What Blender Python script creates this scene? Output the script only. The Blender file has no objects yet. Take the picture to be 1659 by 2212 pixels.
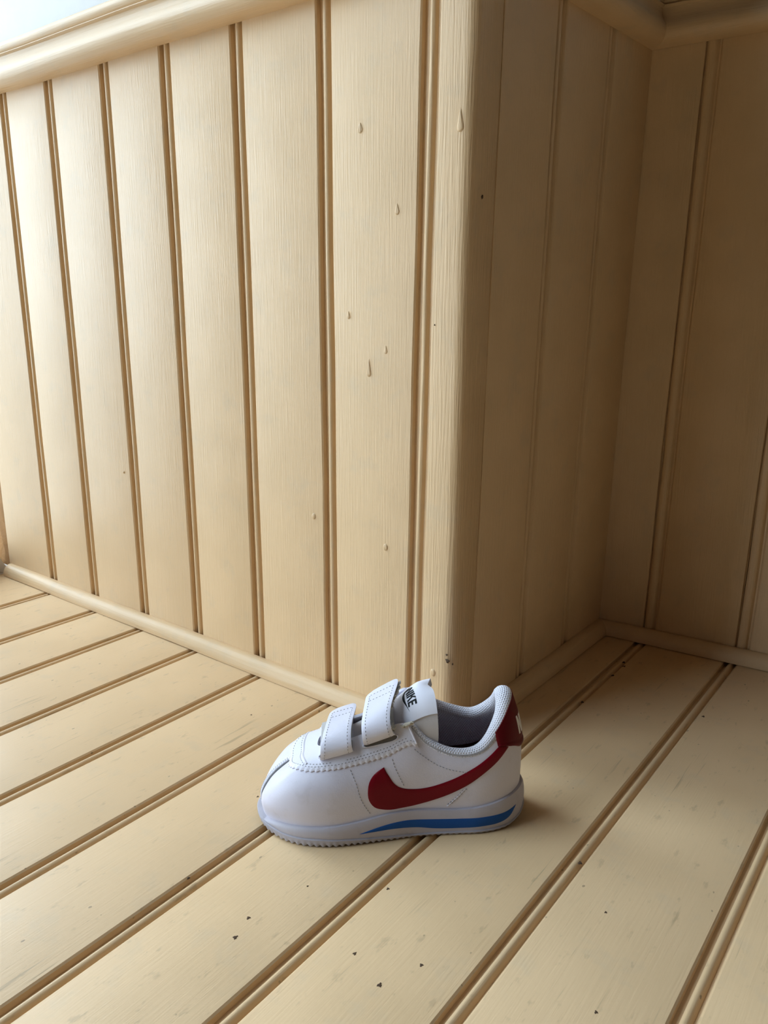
import bpy, bmesh, math, random
import numpy as np
from mathutils import Vector, Matrix
from mathutils.bvhtree import BVHTree

random.seed(7)
rng = np.random.default_rng(7)
SC = bpy.context.scene
COL = SC.collection
S = 0.72                      # metres per calibration unit

# ------------------------------------------------------------------ camera
cd = bpy.data.cameras.new('camera')
cd.sensor_fit = 'HORIZONTAL'; cd.sensor_width = 36.0
cd.lens = 1706.65 / 1659 * 36.0
cd.clip_start = 0.01
cam = bpy.data.objects.new('camera', cd); COL.objects.link(cam)
R_ = Vector((0.79461203, 0.60710595, 0.00375375))
U_ = Vector((-0.15520574, 0.19715618, 0.96800859))
F_ = Vector((-0.5869437, 0.76977387, -0.250889))
C_ = Vector((.3771, -.6016, .42)) * S
cam.matrix_world = Matrix(((R_.x, U_.x, -F_.x, C_.x), (R_.y, U_.y, -F_.y, C_.y), (R_.z, U_.z, -F_.z, C_.z), (0, 0, 0, 1)))
SC.camera = cam

# ------------------------------------------------------------------ sky, daylight, exposure
world = bpy.data.worlds.new('world'); SC.world = world
world.use_nodes = True
bg = world.node_tree.nodes['Background']
bg.inputs['Color'].default_value = (.69, .85, .98, 1)     # bright overcast sky
bg.inputs['Strength'].default_value = 6.7
XW = -.6105                                               # plane of the doorway on the left
DOOR_Y0, DOOR_Y1, DOOR_H = -2.05, 0.0, 2.2
CEILZ = 2.4
al = bpy.data.lights.new('doorway_portal', 'AREA')        # samples the sky through the doorway
al.shape = 'RECTANGLE'; al.size = DOOR_Y1 - DOOR_Y0; al.size_y = DOOR_H
al.cycles.is_portal = True
alo = bpy.data.objects.new('doorway_portal', al); COL.objects.link(alo)
alo.location = (XW - .02, (DOOR_Y0 + DOOR_Y1) / 2, DOOR_H / 2)
alo.rotation_euler = (math.pi / 2, 0, -math.pi / 2)
SC.view_settings.view_transform = 'Standard'
SC.view_settings.look = 'None'
SC.view_settings.gamma = 1.0
SC.view_settings.use_curve_mapping = False
SC.view_settings.exposure = 0.0
SC.cycles.use_denoising = True
SC.cycles.max_bounces = 6
SC.cycles.diffuse_bounces = 4
SC.cycles.use_adaptive_sampling = True
SC.cycles.adaptive_threshold = .06

# ------------------------------------------------------------------ helpers
def tag(o, label=None, cat=None, group=None, kind=None):
    if label: o['label'] = label
    if cat: o['category'] = cat
    if group: o['group'] = group
    if kind: o['kind'] = kind
    return o

def empty(name, loc=(0, 0, 0)):
    o = bpy.data.objects.new(name, None); COL.objects.link(o); o.location = loc
    o.empty_display_size = .02
    return o

def mobj(name, verts, faces, mat, parent=None, smooth=False, uv=None):
    me = bpy.data.meshes.new(name)
    me.from_pydata([tuple(v) for v in verts], [], [tuple(f) for f in faces])
    if uv is not None:
        lay = me.uv_layers.new(name='UVMap')
        for lp in me.loops:
            lay.data[lp.index].uv = uv[lp.vertex_index]
    me.materials.append(mat)
    if smooth:
        for p in me.polygons: p.use_smooth = True
    me.update()
    o = bpy.data.objects.new(name, me); COL.objects.link(o)
    if parent: o.parent = parent
    return o

def fixn(o):
    bm = bmesh.new(); bm.from_mesh(o.data)
    bmesh.ops.recalc_face_normals(bm, faces=bm.faces); bm.to_mesh(o.data); bm.free()
    return o

def autosmooth(o, deg=35):
    me = o.data
    for p in me.polygons: p.use_smooth = True
    me.set_sharp_from_angle(angle=math.radians(deg))
    return o

def boxvf(x0, x1, y0, y1, z0, z1):
    v = [(x, y, z) for z in (z0, z1) for y in (y0, y1) for x in (x0, x1)]
    f = [(0, 2, 3, 1), (4, 5, 7, 6), (0, 1, 5, 4), (2, 6, 7, 3), (0, 4, 6, 2), (1, 3, 7, 5)]
    return v, f

def boxes(name, lst, mat, parent=None):
    V, F = [], []
    for b in lst:
        v, f = boxvf(*b); n = len(V); V += v; F += [tuple(i + n for i in q) for q in f]
    return mobj(name, V, F, mat, parent)

def gridfaces(nu, nv, cu=False, cv=False):
    F = []
    for i in range(nu if cu else nu - 1):
        for j in range(nv if cv else nv - 1):
            a, b = i, (i + 1) % nu; c, d = j, (j + 1) % nv
            F.append((a * nv + c, b * nv + c, b * nv + d, a * nv + d))
    return F

# ------------------------------------------------------------------ materials
def newmat(name):
    m = bpy.data.materials.new(name); m.use_nodes = True
    nt = m.node_tree
    return m, nt, nt.nodes['Principled BSDF']

def N(nt, kind, **kw):
    n = nt.nodes.new(kind)
    for k, v in kw.items(): setattr(n, k, v)
    return n

def noise(nt, vec, scale=(1, 1, 1), detail=4, rough=.55, loc=(0, 0, 0)):
    mp = N(nt, 'ShaderNodeMapping')
    mp.inputs['Scale'].default_value = scale; mp.inputs['Location'].default_value = loc
    nt.links.new(vec, mp.inputs['Vector'])
    t = N(nt, 'ShaderNodeTexNoise')
    t.inputs['Scale'].default_value = 1; t.inputs['Detail'].default_value = detail; t.inputs['Roughness'].default_value = rough
    nt.links.new(mp.outputs[0], t.inputs['Vector'])
    return t.outputs['Fac']

def ramp(nt, fac, lo, hi, a=0., b=1.):
    r = N(nt, 'ShaderNodeMapRange', interpolation_type='SMOOTHSTEP')
    r.inputs['From Min'].default_value = lo; r.inputs['From Max'].default_value = hi
    r.inputs['To Min'].default_value = a; r.inputs['To Max'].default_value = b
    nt.links.new(fac, r.inputs['Value'])
    return r.outputs['Result']

def mth(nt, op, a, b=None, c=None):
    n = N(nt, 'ShaderNodeMath', operation=op)
    for i, x in enumerate((a, b, c)):
        if x is None: continue
        if isinstance(x, (int, float)): n.inputs[i].default_value = x
        else: nt.links.new(x, n.inputs[i])
    return n.outputs[0]

def mixc(nt, fac, a, b):
    n = N(nt, 'ShaderNodeMix', data_type='RGBA')
    if isinstance(fac, (int, float)): n.inputs[0].default_value = fac
    else: nt.links.new(fac, n.inputs[0])
    for i, x in ((6, a), (7, b)):
        if isinstance(x, tuple): n.inputs[i].default_value = (*x, 1)
        else: nt.links.new(x, n.inputs[i])
    return n.outputs[2]

def bump(nt, bsdf, h, strength, dist):
    b = N(nt, 'ShaderNodeBump')
    b.inputs['Strength'].default_value = strength; b.inputs['Distance'].default_value = dist
    nt.links.new(h, b.inputs['Height'])
    nt.links.new(b.outputs[0], bsdf.inputs['Normal'])

CREAM = (.72, .508, .292)

def paint(name, grain, brush=1.0, worn=0.0, rough=.42, col=CREAM):
    """cream gloss paint brushed along one axis; grain = noise scale along x, y, z"""
    m, nt, b = newmat(name)
    tc = N(nt, 'ShaderNodeTexCoord').outputs['Object']
    inf = N(nt, 'ShaderNodeObjectInfo').outputs['Random']
    fine = noise(nt, tc, tuple(g * 1.6 for g in grain), 2, .6)
    blot = noise(nt, tc, (22, 22, 22), 1, .5)
    bump(nt, b, fine, min(1, .7 * brush), .0009 * brush)
    c = mixc(nt, ramp(nt, blot, .3, .7), tuple(x * f for x, f in zip(col, (.97, .965, .95))), tuple(min(1, x * 1.03) for x in col))
    c = mixc(nt, mth(nt, 'MULTIPLY', inf, .5), c, tuple(x * f for x, f in zip(col, (.965, .97, 1.0))))
    # faint greyish scuffs in the paint
    sc = noise(nt, tc, (38, 38, 38), 3, .65, (3, 1, 2))
    c = mixc(nt, ramp(nt, sc, .52, .72, 0, .22), c, (.53, .44, .315))
    if worn:
        # dirt streaks and chips along the boards
        st = noise(nt, tc, tuple(g * .55 for g in grain), 3, .7, (5, 5, 5))
        ar = noise(nt, tc, (16, 16, 16), 0, .5, (9, 2, 4))
        s1 = mth(nt, 'MULTIPLY', ramp(nt, st, .60, .70), ramp(nt, ar, .45, .62))
        c = mixc(nt, mth(nt, 'MULTIPLY', s1, .6 * worn), c, (.36, .26, .15))
        sp = noise(nt, tc, (330, 210, 330), 0, .5, (1, 7, 3))
        c = mixc(nt, mth(nt, 'MULTIPLY', ramp(nt, sp, .84, .90), .6 * worn), c, (.16, .11, .07))
        sm = noise(nt, tc, (150, 60, 150), 3, .65, (2, 4, 8))
        c = mixc(nt, mth(nt, 'MULTIPLY', ramp(nt, sm, .60, .72), .42 * worn), c, (.40, .29, .17))
    nt.links.new(c, b.inputs['Base Color'])
    b.inputs['Roughness'].default_value = rough
    b.inputs['Specular IOR Level'].default_value = .45
    return m

M_WALLV = paint('cream_paint_wall', (520, 520, 16), .75)
M_CORNER = paint('cream_paint_corner', (480, 480, 16), .9)
M_FLOOR = paint('cream_paint_floor', (420, 16, 420), .5, 1.0, .46)
M_TRIMX = paint('cream_paint_trim_x', (14, 300, 300), .7)
M_TRIMY = paint('cream_paint_trim_y', (300, 14, 300), .7)

def plain(name, col, rough=.6, bumpscale=None, bstr=.2, bdist=.0005, spec=.5, var=.05):
    m, nt, b = newmat(name)
    tc = N(nt, 'ShaderNodeTexCoord').outputs['Object']
    if bumpscale:
        n1 = noise(nt, tc, (bumpscale,) * 3, 5, .6)
        bump(nt, b, n1, bstr, bdist)
        c = mixc(nt, n1, tuple(x * (1 - var) for x in col), tuple(min(1, x * (1 + var)) for x in col))
        nt.links.new(c, b.inputs['Base Color'])
    else:
        b.inputs['Base Color'].default_value = (*col, 1)
    b.inputs['Roughness'].default_value = rough
    b.inputs['Specular IOR Level'].default_value = spec
    return m

M_ROOM = plain('room_wall_paint', (.13, .08, .045), .7)
M_PLASTER = plain('white_plaster', (.80, .80, .80), .6, 60, .3, .001)
M_CEIL = plain('ceiling_wood', (.13, .08, .045), .7)
M_OCHRE = plain('ochre_render', (.27, .125, .03), .85, 45, .8, .004, var=.35)
M_GREY = plain('grey_stone', (.62, .58, .55), .7, 120, .5, .001)
M_GROUND = plain('pavement_outside', (.36, .35, .33), .9, 8, .3, .004)
M_DARK = plain('dark_gap', (.03, .022, .015), .9)

# ------------------------------------------------------------------ the setting (units of the calibration times S)
D = .364 * S; TB = .0154; TC = .0775; LEAN = .0151
HA, HC_ = .689 * S, .6997 * S          # underside of dado rail
MOLD = .0165 * S
XR = 2.6; YF = -3.2; XP = (.2807 + 4 * .1099) * S + .0036      # boards end at XP; an unseen dark lower floor is added beyond to cut bounce light
TH = .011                              # board thickness
GD = .0042                             # groove depth

def mapA(u, v, z): return (u, -v, z)
def mapB(u, v, z): return (TB * u + LEAN * z + v, u, z)
def mapC(u, v, z): return (u, D + TC * u - v, z)
def mapF(u, v, t): return (u, t, v)

def board_profile(u0, u1, ch, bead, gr, tongue):
    """front outline of one beaded board between groove line u0 and the next u1.
    entries: (anchor 0/1, du, v): the bead, its quirk, the flat face, then the tongue in the next groove"""
    P = []
    P.append((0, ch, -TH)); P.append((0, ch, -GD * .95))
    for k in range(7):
        a = math.pi * k / 6
        P.append((0, ch + bead / 2 - bead / 2 * math.cos(a) , -GD * .62 + (GD * .55) * math.sin(a)))
    P.append((0, ch + bead + gr * .25, -GD * .9)); P.append((0, ch + bead + gr * .6, -GD * .85))
    P.append((0, ch + bead + gr, -.0007)); P.append((0, ch + bead + gr + .0012, 0))
    P.append((1, -.0012, 0)); P.append((1, -.0002, -.0009)); P.append((1, 0, -GD))
    if tongue:
        P.append((1, ch - .0004, -GD)); P.append((1, ch - .0004, -TH))
    else:
        P.append((1, 0, -TH))
    return P

def board(name, mapf, uu0, uu1, lean0, lean1, t0, t1, prof, mat, parent, t1fn=None):
    V = []
    n = len(prof)
    ns = 7
    for j in range(ns):
        f = j / (ns - 1)
        for (a, du, v) in prof:
            base, ln = (uu0, lean0) if a == 0 else (uu1, lean1)
            te = t1
            if t1fn: te = t1fn(base + du)
            t = t0 + (te - t0) * f
            wob = 0 if j in (0, ns - 1) else .00035 * math.sin(base * 97 + j * 2.3 + a * 1.7)
            V.append(mapf(base + ln * t + du + wob, v, t))
    F = []
    for j in range(ns - 1):
        for i in range(n):
            k = (i + 1) % n
            F.append((j * n + i, j * n + k, (j + 1) * n + k, (j + 1) * n + i))
    F.append(tuple(range(n))[::-1]); F.append(tuple((ns - 1) * n + i for i in range(n)))
    o = mobj(name, V, F, mat, parent)
    fixn(o); autosmooth(o, 40)
    return o

# left wall (lit) ---------------------------------------------------
wall_left = boxes('wall_left', [(XW, -.03, TH - .0005, .05, 0, CEILZ)], M_PLASTER)
tag(wall_left, kind='structure')
GA = [-.84, -.7226, -.6139, -.4974, -.3872, -.2757, -.1612, -.0532]
GA = [g * S for g in GA]
CH, BD, GR = .0062 * S, .0062 * S, .0046 * S
for i in range(len(GA) - 1):
    u0, u1 = GA[i], GA[i + 1]
    l1 = .0137 if i == len(GA) - 2 else 0
    if i == 0:
        # outermost board ends at the doorway
        pr = [(0, 0, -TH), (0, 0, -.003), (0, .003, 0)] + board_profile(u0, u1, CH, BD, GR, True)[13:]
        u0 = XW
        board('plank', mapA, u0, u1, 0.0, l1, 0, HA + .02, pr, M_WALLV, wall_left)
        continue
    board('plank', mapA, u0, u1, 0, l1, 0, HA + .02, board_profile(u0, u1, CH, BD, GR, True), M_WALLV, wall_left)

# corner post: beaded board that turns round the outer corner with a soft arris
def corner_post():
    u0 = GA[-1]; r = .0078; w = .040 * S
    pr = [(u0 + CH, TH)]
    pr += [(u0 + CH, GD * .95)]
    for k in range(7):
        a = math.pi * k / 6
        pr.append((u0 + CH + BD / 2 - BD / 2 * math.cos(a), GD * .62 - GD * .55 * math.sin(a)))
    pr += [(u0 + CH + BD + .0006, GD * .8), (u0 + CH + BD + .0030, GD * .75), (u0 + CH + BD + .0042, .0004), (u0 + CH + BD + .0058, 0)]
    for k in range(9):
        a = math.pi / 2 * k / 8
        pr.append((-r + r * math.sin(a), r - r * math.cos(a)))
    pr += [(0, w), (-.0003, w + .0004), (-TH, w), (-TH, TH)]
    n = len(pr); V = []; ns = 9
    for j in range(ns):
        z = (HA + .02) * j / (ns - 1)
        for x, y in pr:
            V.append((x + .0145 * z + .0003 * math.sin(j * 2.1 + x * 200), y, z))
    F = [(j * n + i, j * n + (i + 1) % n, (j + 1) * n + (i + 1) % n, (j + 1) * n + i) for j in range(ns - 1) for i in range(n)]
    F += [tuple(range(n))[::-1], tuple((ns - 1) * n + i for i in range(n))]
    o = mobj('corner_board', V, F, M_CORNER, wall_left)
    fixn(o); autosmooth(o, 40)
    tag(o, 'rounded corner board in raking light')
corner_post()

# middle wall (in shade, runs back from the corner) --------------------
wall_middle = mobj('wall_middle', *boxvf(-.05, 0, .03, D + .02, 0, CEILZ), M_PLASTER)
for v in wall_middle.data.vertices:
    v.co.x += TB * v.co.y + LEAN * min(v.co.z, .6) - TH + .0005 + (.001 if v.co.x > -.02 else 0) * 0
tag(wall_middle, kind='structure')
GB = [.040 * S, .1361 * S, .2495 * S, D + .03]
for i in range(3):
    pb = board_profile(GB[i], GB[i + 1], .0022 * S, .0075 * S, .0075 * S, True)
    if i == 0:
        pb = [(0, .0006, -TH), (0, .0006, -.0003), (0, .0010, -.0001)] + pb[13:]
    if i == 2:
        pb = [p for p in pb if p[0] == 0] + [(1, -.03, 0), (1, -.03, -TH)]
    if i == 1:
        pass
    board('plank', mapB, GB[i], GB[i + 1], 0, 0, 0, HA + .02, pb, M_WALLV, wall_middle)

# back wall ---------------------------------------------------------
wall_back = mobj('wall_back', *boxvf(-.03, XR, 0, .05, -.42, CEILZ), M_PLASTER)
for v in wall_back.data.vertices: v.co.y += D + TC * v.co.x + TH - .0005
tag(wall_back, kind='structure')
GCs = [-.03] + [.0627 * S + .1119 * S * k for k in range(33)]
for i in range(len(GCs) - 1):
    if GCs[i + 1] > XR: break
    ln = LEAN if i < 6 else LEAN
    pc = board_profile(GCs[i], GCs[i + 1], .0014 * S, .0105 * S, .0050 * S, True)
    if i == 0:
        pc = [(0, .012, -TH), (0, .012, 0)] + pc[13:]
    board('plank', mapC, GCs[i], GCs[i + 1], ln if i else 0, ln, 0, HC_ + .02, pc, M_WALLV, wall_back)

# floor ---------------------------------------------------------------
floor = boxes('floor', [(XW, XP, YF, D + .25, -.40, -TH + .0004)], M_DARK)
tag(floor, kind='structure')
GF = [-.7148, -.5955, -.4892, -.3783, -.2649, -.1563, -.0504, .0589, .1679, .2807]
GF = [g * S for g in GF]
pf = .1099 * S
while GF[-1] + pf < XP: GF.append(GF[-1] + pf)
FCH, FBD, FGR = .0046 * S, .0060 * S, .0038 * S
def floor_end(u):
    return (.004 if u < -.01 else D + TC * u + .006)
edges = [XW - .16] + GF
for i in range(len(edges) - 1):
    u0, u1 = edges[i], edges[i + 1]
    pr = board_profile(u0, u1, FCH, FBD, FGR, True)
    if i == 0:
        pr = [(0, .16, -TH), (0, .16, 0)] + pr[13:]
    if u0 < -.01 < u1 and u1 > 0:
        o = board('plank', mapF, u0, u1, 0, 0, YF, 0, pr, M_FLOOR, floor, lambda u: D + TC * u + .006)
    elif u1 <= 0:
        o = board('plank', mapF, u0, u1, 0, 0, YF, 0, pr, M_FLOOR, floor, lambda u: .008)
    else:
        o = board('plank', mapF, u0, u1, 0, 0, YF, 0, pr, M_FLOOR, floor, lambda u: D + TC * u + .006)

# quarter-round mouldings on the floor ------------------------------------
def sweep(name, prof, ends, mat, seg=6):
    """prof: (v, z) outline; ends: two functions (v, z) -> world point for the two ends"""
    n = len(prof); V = []
    for j in range(seg + 1):
        f = j / seg
        for k, (v, z) in enumerate(prof):
            a, b = ends[0](v, z), ends[1](v, z)
            w = 0 if j in (0, seg) else .0004 * math.sin(j * 1.9 + k * .05)
            V.append(tuple(a[i] * (1 - f) + b[i] * f + (w if i == 2 else 0) for i in range(3)))
    F = [(j * n + i, j * n + (i + 1) % n, (j + 1) * n + (i + 1) % n, (j + 1) * n + i) for j in range(seg) for i in range(n)]
    F += [tuple(range(n))[::-1], tuple(seg * n + i for i in range(n))]
    o = mobj(name, V, F, mat); fixn(o); autosmooth(o, 40)
    return tag(o, kind='structure')

QR = [(0, 0)] + [(MOLD * math.sin(a) ** .8 if a > 0 else 0, MOLD * math.cos(a) ** .8 if a < 1.5707 else 0) for a in [i * math.pi / 20 for i in range(11)]]
QR = [(0, 0.0006), (0, MOLD)] + [(MOLD * math.sin(i * math.pi / 20) ** .85, .0006 + MOLD * math.cos(i * math.pi / 20) ** .85) for i in range(1, 10)] + [(MOLD, .0012), (MOLD, .0006)]
sweep('baseboard_left', QR, [lambda v, z: (XW + .006 + .006 * (1 - (1 - v / MOLD * .7) ** .5), -v, z), lambda v, z: (v * 1.0 - .0005, -v, z)], M_TRIMX, 8)
sweep('baseboard_middle', QR, [lambda v, z: (v + LEAN * z, -v, z), lambda v, z: (TB * D + LEAN * z + v, D - v + TC * v, z)], M_TRIMY, 5)
sweep('baseboard_back', QR, [lambda v, z: (TB * D + LEAN * z + v, D - v + TC * v, z), lambda v, z: (XR, D + TC * XR - v, z)], M_TRIMX, 6)

# dado rail ---------------------------------------------------------------
RL = [(0, 0), (.0080, .0003), (.0122, .0022), (.0146, .0056), (.0152, .0096), (.0145, .0132), (.0125, .0163), (.0104, .0190), (.0092, .0218), (.0088, .0246),
      (.0092, .0266), (.0106, .0276), (.0110, .0281), (.0109, .0286), (.0080, .0289), (.0080, .0292), (.0092, .0303), (.0101, .0322), (.0102, .0348), (.0088, .0380), (.0058, .0402), (0, .0405)]
RL = [(v * 1.0, z * .98) for v, z in RL]
sweep('trim_1', RL, [lambda v, z: (XW, -v, HA + z), lambda v, z: (v + LEAN * HA, -v, HA + z)], M_TRIMX, 8)
sweep('trim_2', RL, [lambda v, z: (v + LEAN * HA, -v, HA + z), lambda v, z: (TB * D + LEAN * HA + v, D - v + TC * v, HC_ + z)], M_TRIMY, 4)
sweep('trim_3', RL, [lambda v, z: (TB * D + LEAN * HA + v, D - v + TC * v, HC_ + z), lambda v, z: (XR, D + TC * XR - v, HC_ + z)], M_TRIMX, 6)

# rest of the room: doorway wall, far walls, ceiling; plus added bars and dark drop that shape the light ------------------------
o = boxes('wall_doorway_light_bars', [(XW - .25, XW, YF, DOOR_Y0, -.04, CEILZ), (XW - .25, XW, DOOR_Y0, .25, DOOR_H, CEILZ), (XW - .08, XW - .03, -.50, -.24, 0, .5), (XW - .08, XW - .03, DOOR_Y0, -.24, .5, .72)], M_ROOM)  # low panel and cross rail are added, out of view, to block some daylight
tag(o, kind='structure')
o = boxes('wall_right', [(XR, XR + .05, YF, D + .25, -.42, CEILZ)], M_ROOM); tag(o, kind='structure')
o = boxes('wall_front', [(XW, XR, YF - .05, YF, -.42, CEILZ)], M_ROOM); tag(o, kind='structure')
o = boxes('ceiling', [(XW - .25, XR + .05, YF - .05, D + .3, CEILZ, CEILZ + .05)], M_CEIL); tag(o, kind='structure')
o = boxes('floor_lower_added', [(XP, XR, YF, D + .25, -.42, -.40)], M_ROOM); tag(o, kind='structure')  # added dark drop, out of view, lessens bounce onto the shaded walls
o = boxes('ground_outside', [(-14, XW - .25, -12, 12, -.35, -.25)], M_GROUND); tag(o, kind='structure')
o = boxes('sill_outside', [(XW - .25, XW - .0005, DOOR_Y0, .012, -.25, 0)], M_GREY); tag(o, kind='structure')

# rough ochre jamb beside the boarded wall
def jamb():
    nx, nz = 14, 90
    V = []
    for i in range(nx):
        for j in range(nz):
            x = XW - .0005 - .25 * i / (nx - 1); z = -.02 + (DOOR_H + .02) * j / (nz - 1)
            d = .004 * math.sin(j * .37 + 3 * math.sin(i * .9)) + .004 * math.sin(j * .91 + i * 1.3) + rng.normal(0, .0012)
            V.append((x, .020 + d, z))
    nf = len(V)
    for i in range(nx):
        for j in range(nz):
            V.append((XW - .0005 - .25 * i / (nx - 1), .25, -.02 + (DOOR_H + .02) * j / (nz - 1)))
    F = gridfaces(nx, nz)
    F2 = [tuple(k + nf for k in f[::-1]) for f in F]
    side = []
    for j in range(nz - 1):
        side.append((j, j + 1, nf + j + 1, nf + j)); q = (nx - 1) * nz
        side.append((q + j + 1, q + j, nf + q + j, nf + q + j + 1))
    for i in range(nx - 1):
        side.append((i * nz, nf + i * nz, nf + (i + 1) * nz, (i + 1) * nz))
        t = nz - 1
        side.append((i * nz + t, (i + 1) * nz + t, nf + (i + 1) * nz + t, nf + i * nz + t))
    o = mobj('wall_jamb', V, F + F2 + side, M_OCHRE); fixn(o); autosmooth(o, 50)
    tag(o, kind='structure')
jamb()
# grey wedge stone at the jamb ---------------------------------------------
def wedge():
    ys = [.0005, -.004, -.013, -.03, -.06, -.10]; hs = [.004, .012, .030, .040, .046, .044]
    V = []
    for y, h in zip(ys, hs):
        for x, f in ((-.6155, 0), (-.6165, 1), (-.625, 1.08), (-.665, 1.0), (-.668, 0)):
            V.append((x + rng.normal(0, .0005), y - (.002 if f == 0 else 0), .0002 + h * f))
    n = 5
    F = [(i * n + k, i * n + (k + 1) % n, (i + 1) * n + (k + 1) % n, (i + 1) * n + k) for i in range(len(ys) - 1) for k in range(n)]
    F += [tuple(range(n))[::-1], tuple((len(ys) - 1) * n + k for k in range(n))]
    o = mobj('wedge_stone', V, F, M_GREY); fixn(o); autosmooth(o, 30)
    tag(o, 'grey stone wedge on the sill beside the ochre jamb at left edge', 'stone')
wedge()

# painted-over nail heads, paint runs and chips -----------------------------
def dome(name, mapf, c, ru, rt, hgt, mat, parent, tail=0., irregular=0.):
    """low dome at c = (u, t) of a surface; ru, rt radii; tail stretches it upwards like a paint run"""
    nr, na = 4, 12
    V = []
    ph = random.uniform(0, 6)
    for i in range(nr + 1):
        r = 1 - i / nr
        for k in range(na):
            a = 2 * math.pi * k / na
            q = 1 + irregular * math.sin(3 * a + ph) + irregular * .6 * math.sin(5 * a + 2 * ph)
            x, y = r * q * math.cos(a), r * q * math.sin(a)
            if y > 0 and tail: x *= (1 - .75 * y); y *= tail
            h = hgt * math.sqrt(max(0, 1 - r * r)) - (.0004 if i == 0 else 0)
            V.append(mapf(c[0] + ru * x, h, c[1] + rt * y))
    F = gridfaces(nr + 1, na, False, True) + [tuple(nr * na + k for k in range(na))]
    o = mobj(name, V, F, mat, parent); fixn(o); autosmooth(o, 60)
    return o
for c, r in (((-.0572, .1353), .0024), ((-.1264, .1471), .0022), ((-.0143, .0498), .0026), ((-.3679, .1505), .0012)):
    dome('nail_head', mapA, c, r, r * 1.25, .0009, M_CORNER, wall_left)
for c, r, tl_, h in (((-.0723, .2580), .0022, 4.5, .0012), ((-.0903, .2962), .0018, 2.0, .0009), ((-.0491, .3620), .0022, 2.2, .0010), ((-.0579, .2735), .0017, 2.4, .0007),
                  ((-.0794, .4140), .0026, 1.5, .0010), ((-.0030, .4060), .0026, 4.0, .0014)):
    dome('paint_run', mapA, c, r, r * 1.2, h * .6, M_CORNER, wall_left, tl_)
M_CHIP = plain('bare_dark_wood', (.085, .048, .026), .9)
for c, r in (((-.0025, .0620), .0015), ((-.0032, .0665), .0007), ((-.0185, .2915), .0006)):
    dome('paint_chip', mapA, c, r, r, .0003, M_CHIP, wall_left, 0, .3)
dome('paint_chip', mapB, (.0135, .368), .0007, .0012, .0004, M_CHIP, wall_middle, 0, .2)
dome('paint_chip', mapB, (.0020, .0600), .0006, .0007, .0004, M_CHIP, wall_middle, 0, .2)
for x, y, r in ((.1287, -.0624, .0011), (.016, -.2182, .0013), (.0117, -.2053, .0011), (.0693, -.19, .0010), (.09, -.1971, .0013), (.0988, -.176, .0010), (.0555, -.1451, .0009),
                (-.036, -.205, .0007), (.155, -.09, .0008), (.175, -.15, .0009), (-.06, -.13, .0008), (-.14, -.06, .0007), (.02, -.17, .0006)):
    dome('paint_chip', mapF, (x, y), r, r * 1.2, .0002, M_CHIP, floor, 0, .3)
for x, y in ((.052, .115), (.0535, .175), (.0545, .198), (.051, .206), (.135, .150)):
    dome('paint_chip', mapF, (x, y), .0012, .0016, .0003, M_CHIP, floor, 0, .3)

#SHOE
# ================================================================== the shoe (local frame in millimetres: l heel->toe, w towards the open room side, h up)
TH_ = math.radians(40)
AX = Vector((-math.cos(TH_), -math.sin(TH_), 0)); WX = Vector((math.sin(TH_), -math.cos(TH_), 0))
SO = WX * .078 + AX * -.0365
shoe = empty('sneaker')
shoe.matrix_world = Matrix(((AX.x * .001, WX.x * .001, 0, SO.x), (AX.y * .001, WX.y * .001, 0, SO.y), (0, 0, .001, 0.0003), (0, 0, 0, 1)))
tag(shoe, 'small white sneaker with red curved tick, blue sole stripe and two straps', 'shoe')

def leather(name, col=(.69, .665, .765), rough=.42, scuff=.35, bstr=.25):
    m, nt, b = newmat(name)
    tc = N(nt, 'ShaderNodeTexCoord').outputs['Object']
    g = noise(nt, tc, (1.3,) * 3, 3, .6)
    bump(nt, b, g, bstr, .0003)
    d = noise(nt, tc, (.09,) * 3, 4, .65)
    c = mixc(nt, ramp(nt, d, .52, .75, 0, scuff), col, tuple(x * f for x, f in zip(col, (.80, .77, .72))))
    nt.links.new(c, b.inputs['Base Color'])
    b.inputs['Roughness'].default_value = rough
    b.inputs['Specular IOR Level'].default_value = .15 if max(col) < .5 else .4
    return m
M_LEA = leather('white_leather')
M_EYE = leather('white_leather_overlay', (.73, .72, .82), .45, .25)
M_STRAP = leather('strap_leather', (.74, .73, .84), .45, .25)
M_STRAPIN = leather('strap_lining', (.50, .49, .49), .8, .4, .5)
M_EDGE = leather('strap_cut_edge', (.76, .75, .84), .6, .2)
M_RED = leather('red_leather', (.17, .002, .009), .4, .15)
M_REDTAB = leather('red_tab', (.115, .0015, .006), .45, .15)
M_MID = leather('white_foam', (.50, .47, .53), .55, .5, .1)
M_OUT = leather('outsole_rubber', (.46, .435, .485), .6, .6, .2)
M_BLUE = leather('blue_foam', (.012, .085, .33), .5, .1)
M_TONG = leather('tongue_leather', (.60, .575, .60), .5, .4)
M_INS = leather('insole_maroon', (.09, .008, .018), .8, .2)
M_BLACK = leather('black_print', (.004, .005, .008), .5, .0)
M_WPRINT = leather('white_print', (.80, .78, .78), .5, .0)
M_STIT = leather('grey_thread', (.33, .32, .35), .8, .0)
M_SEAM = leather('seam_gap', (.10, .098, .105), .9, .0)
M_FUZZ = leather('hook_tape', (.66, .64, .60), .95, .5, .8)
M_SLOT = leather('slot_painted_shade', (.17, .155, .14), .95, .2)  # dark colour stands in for the shade inside the strap slots
M_FOAM = leather('bare_foam', (.64, .58, .48), .95, .4, .8)

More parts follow.
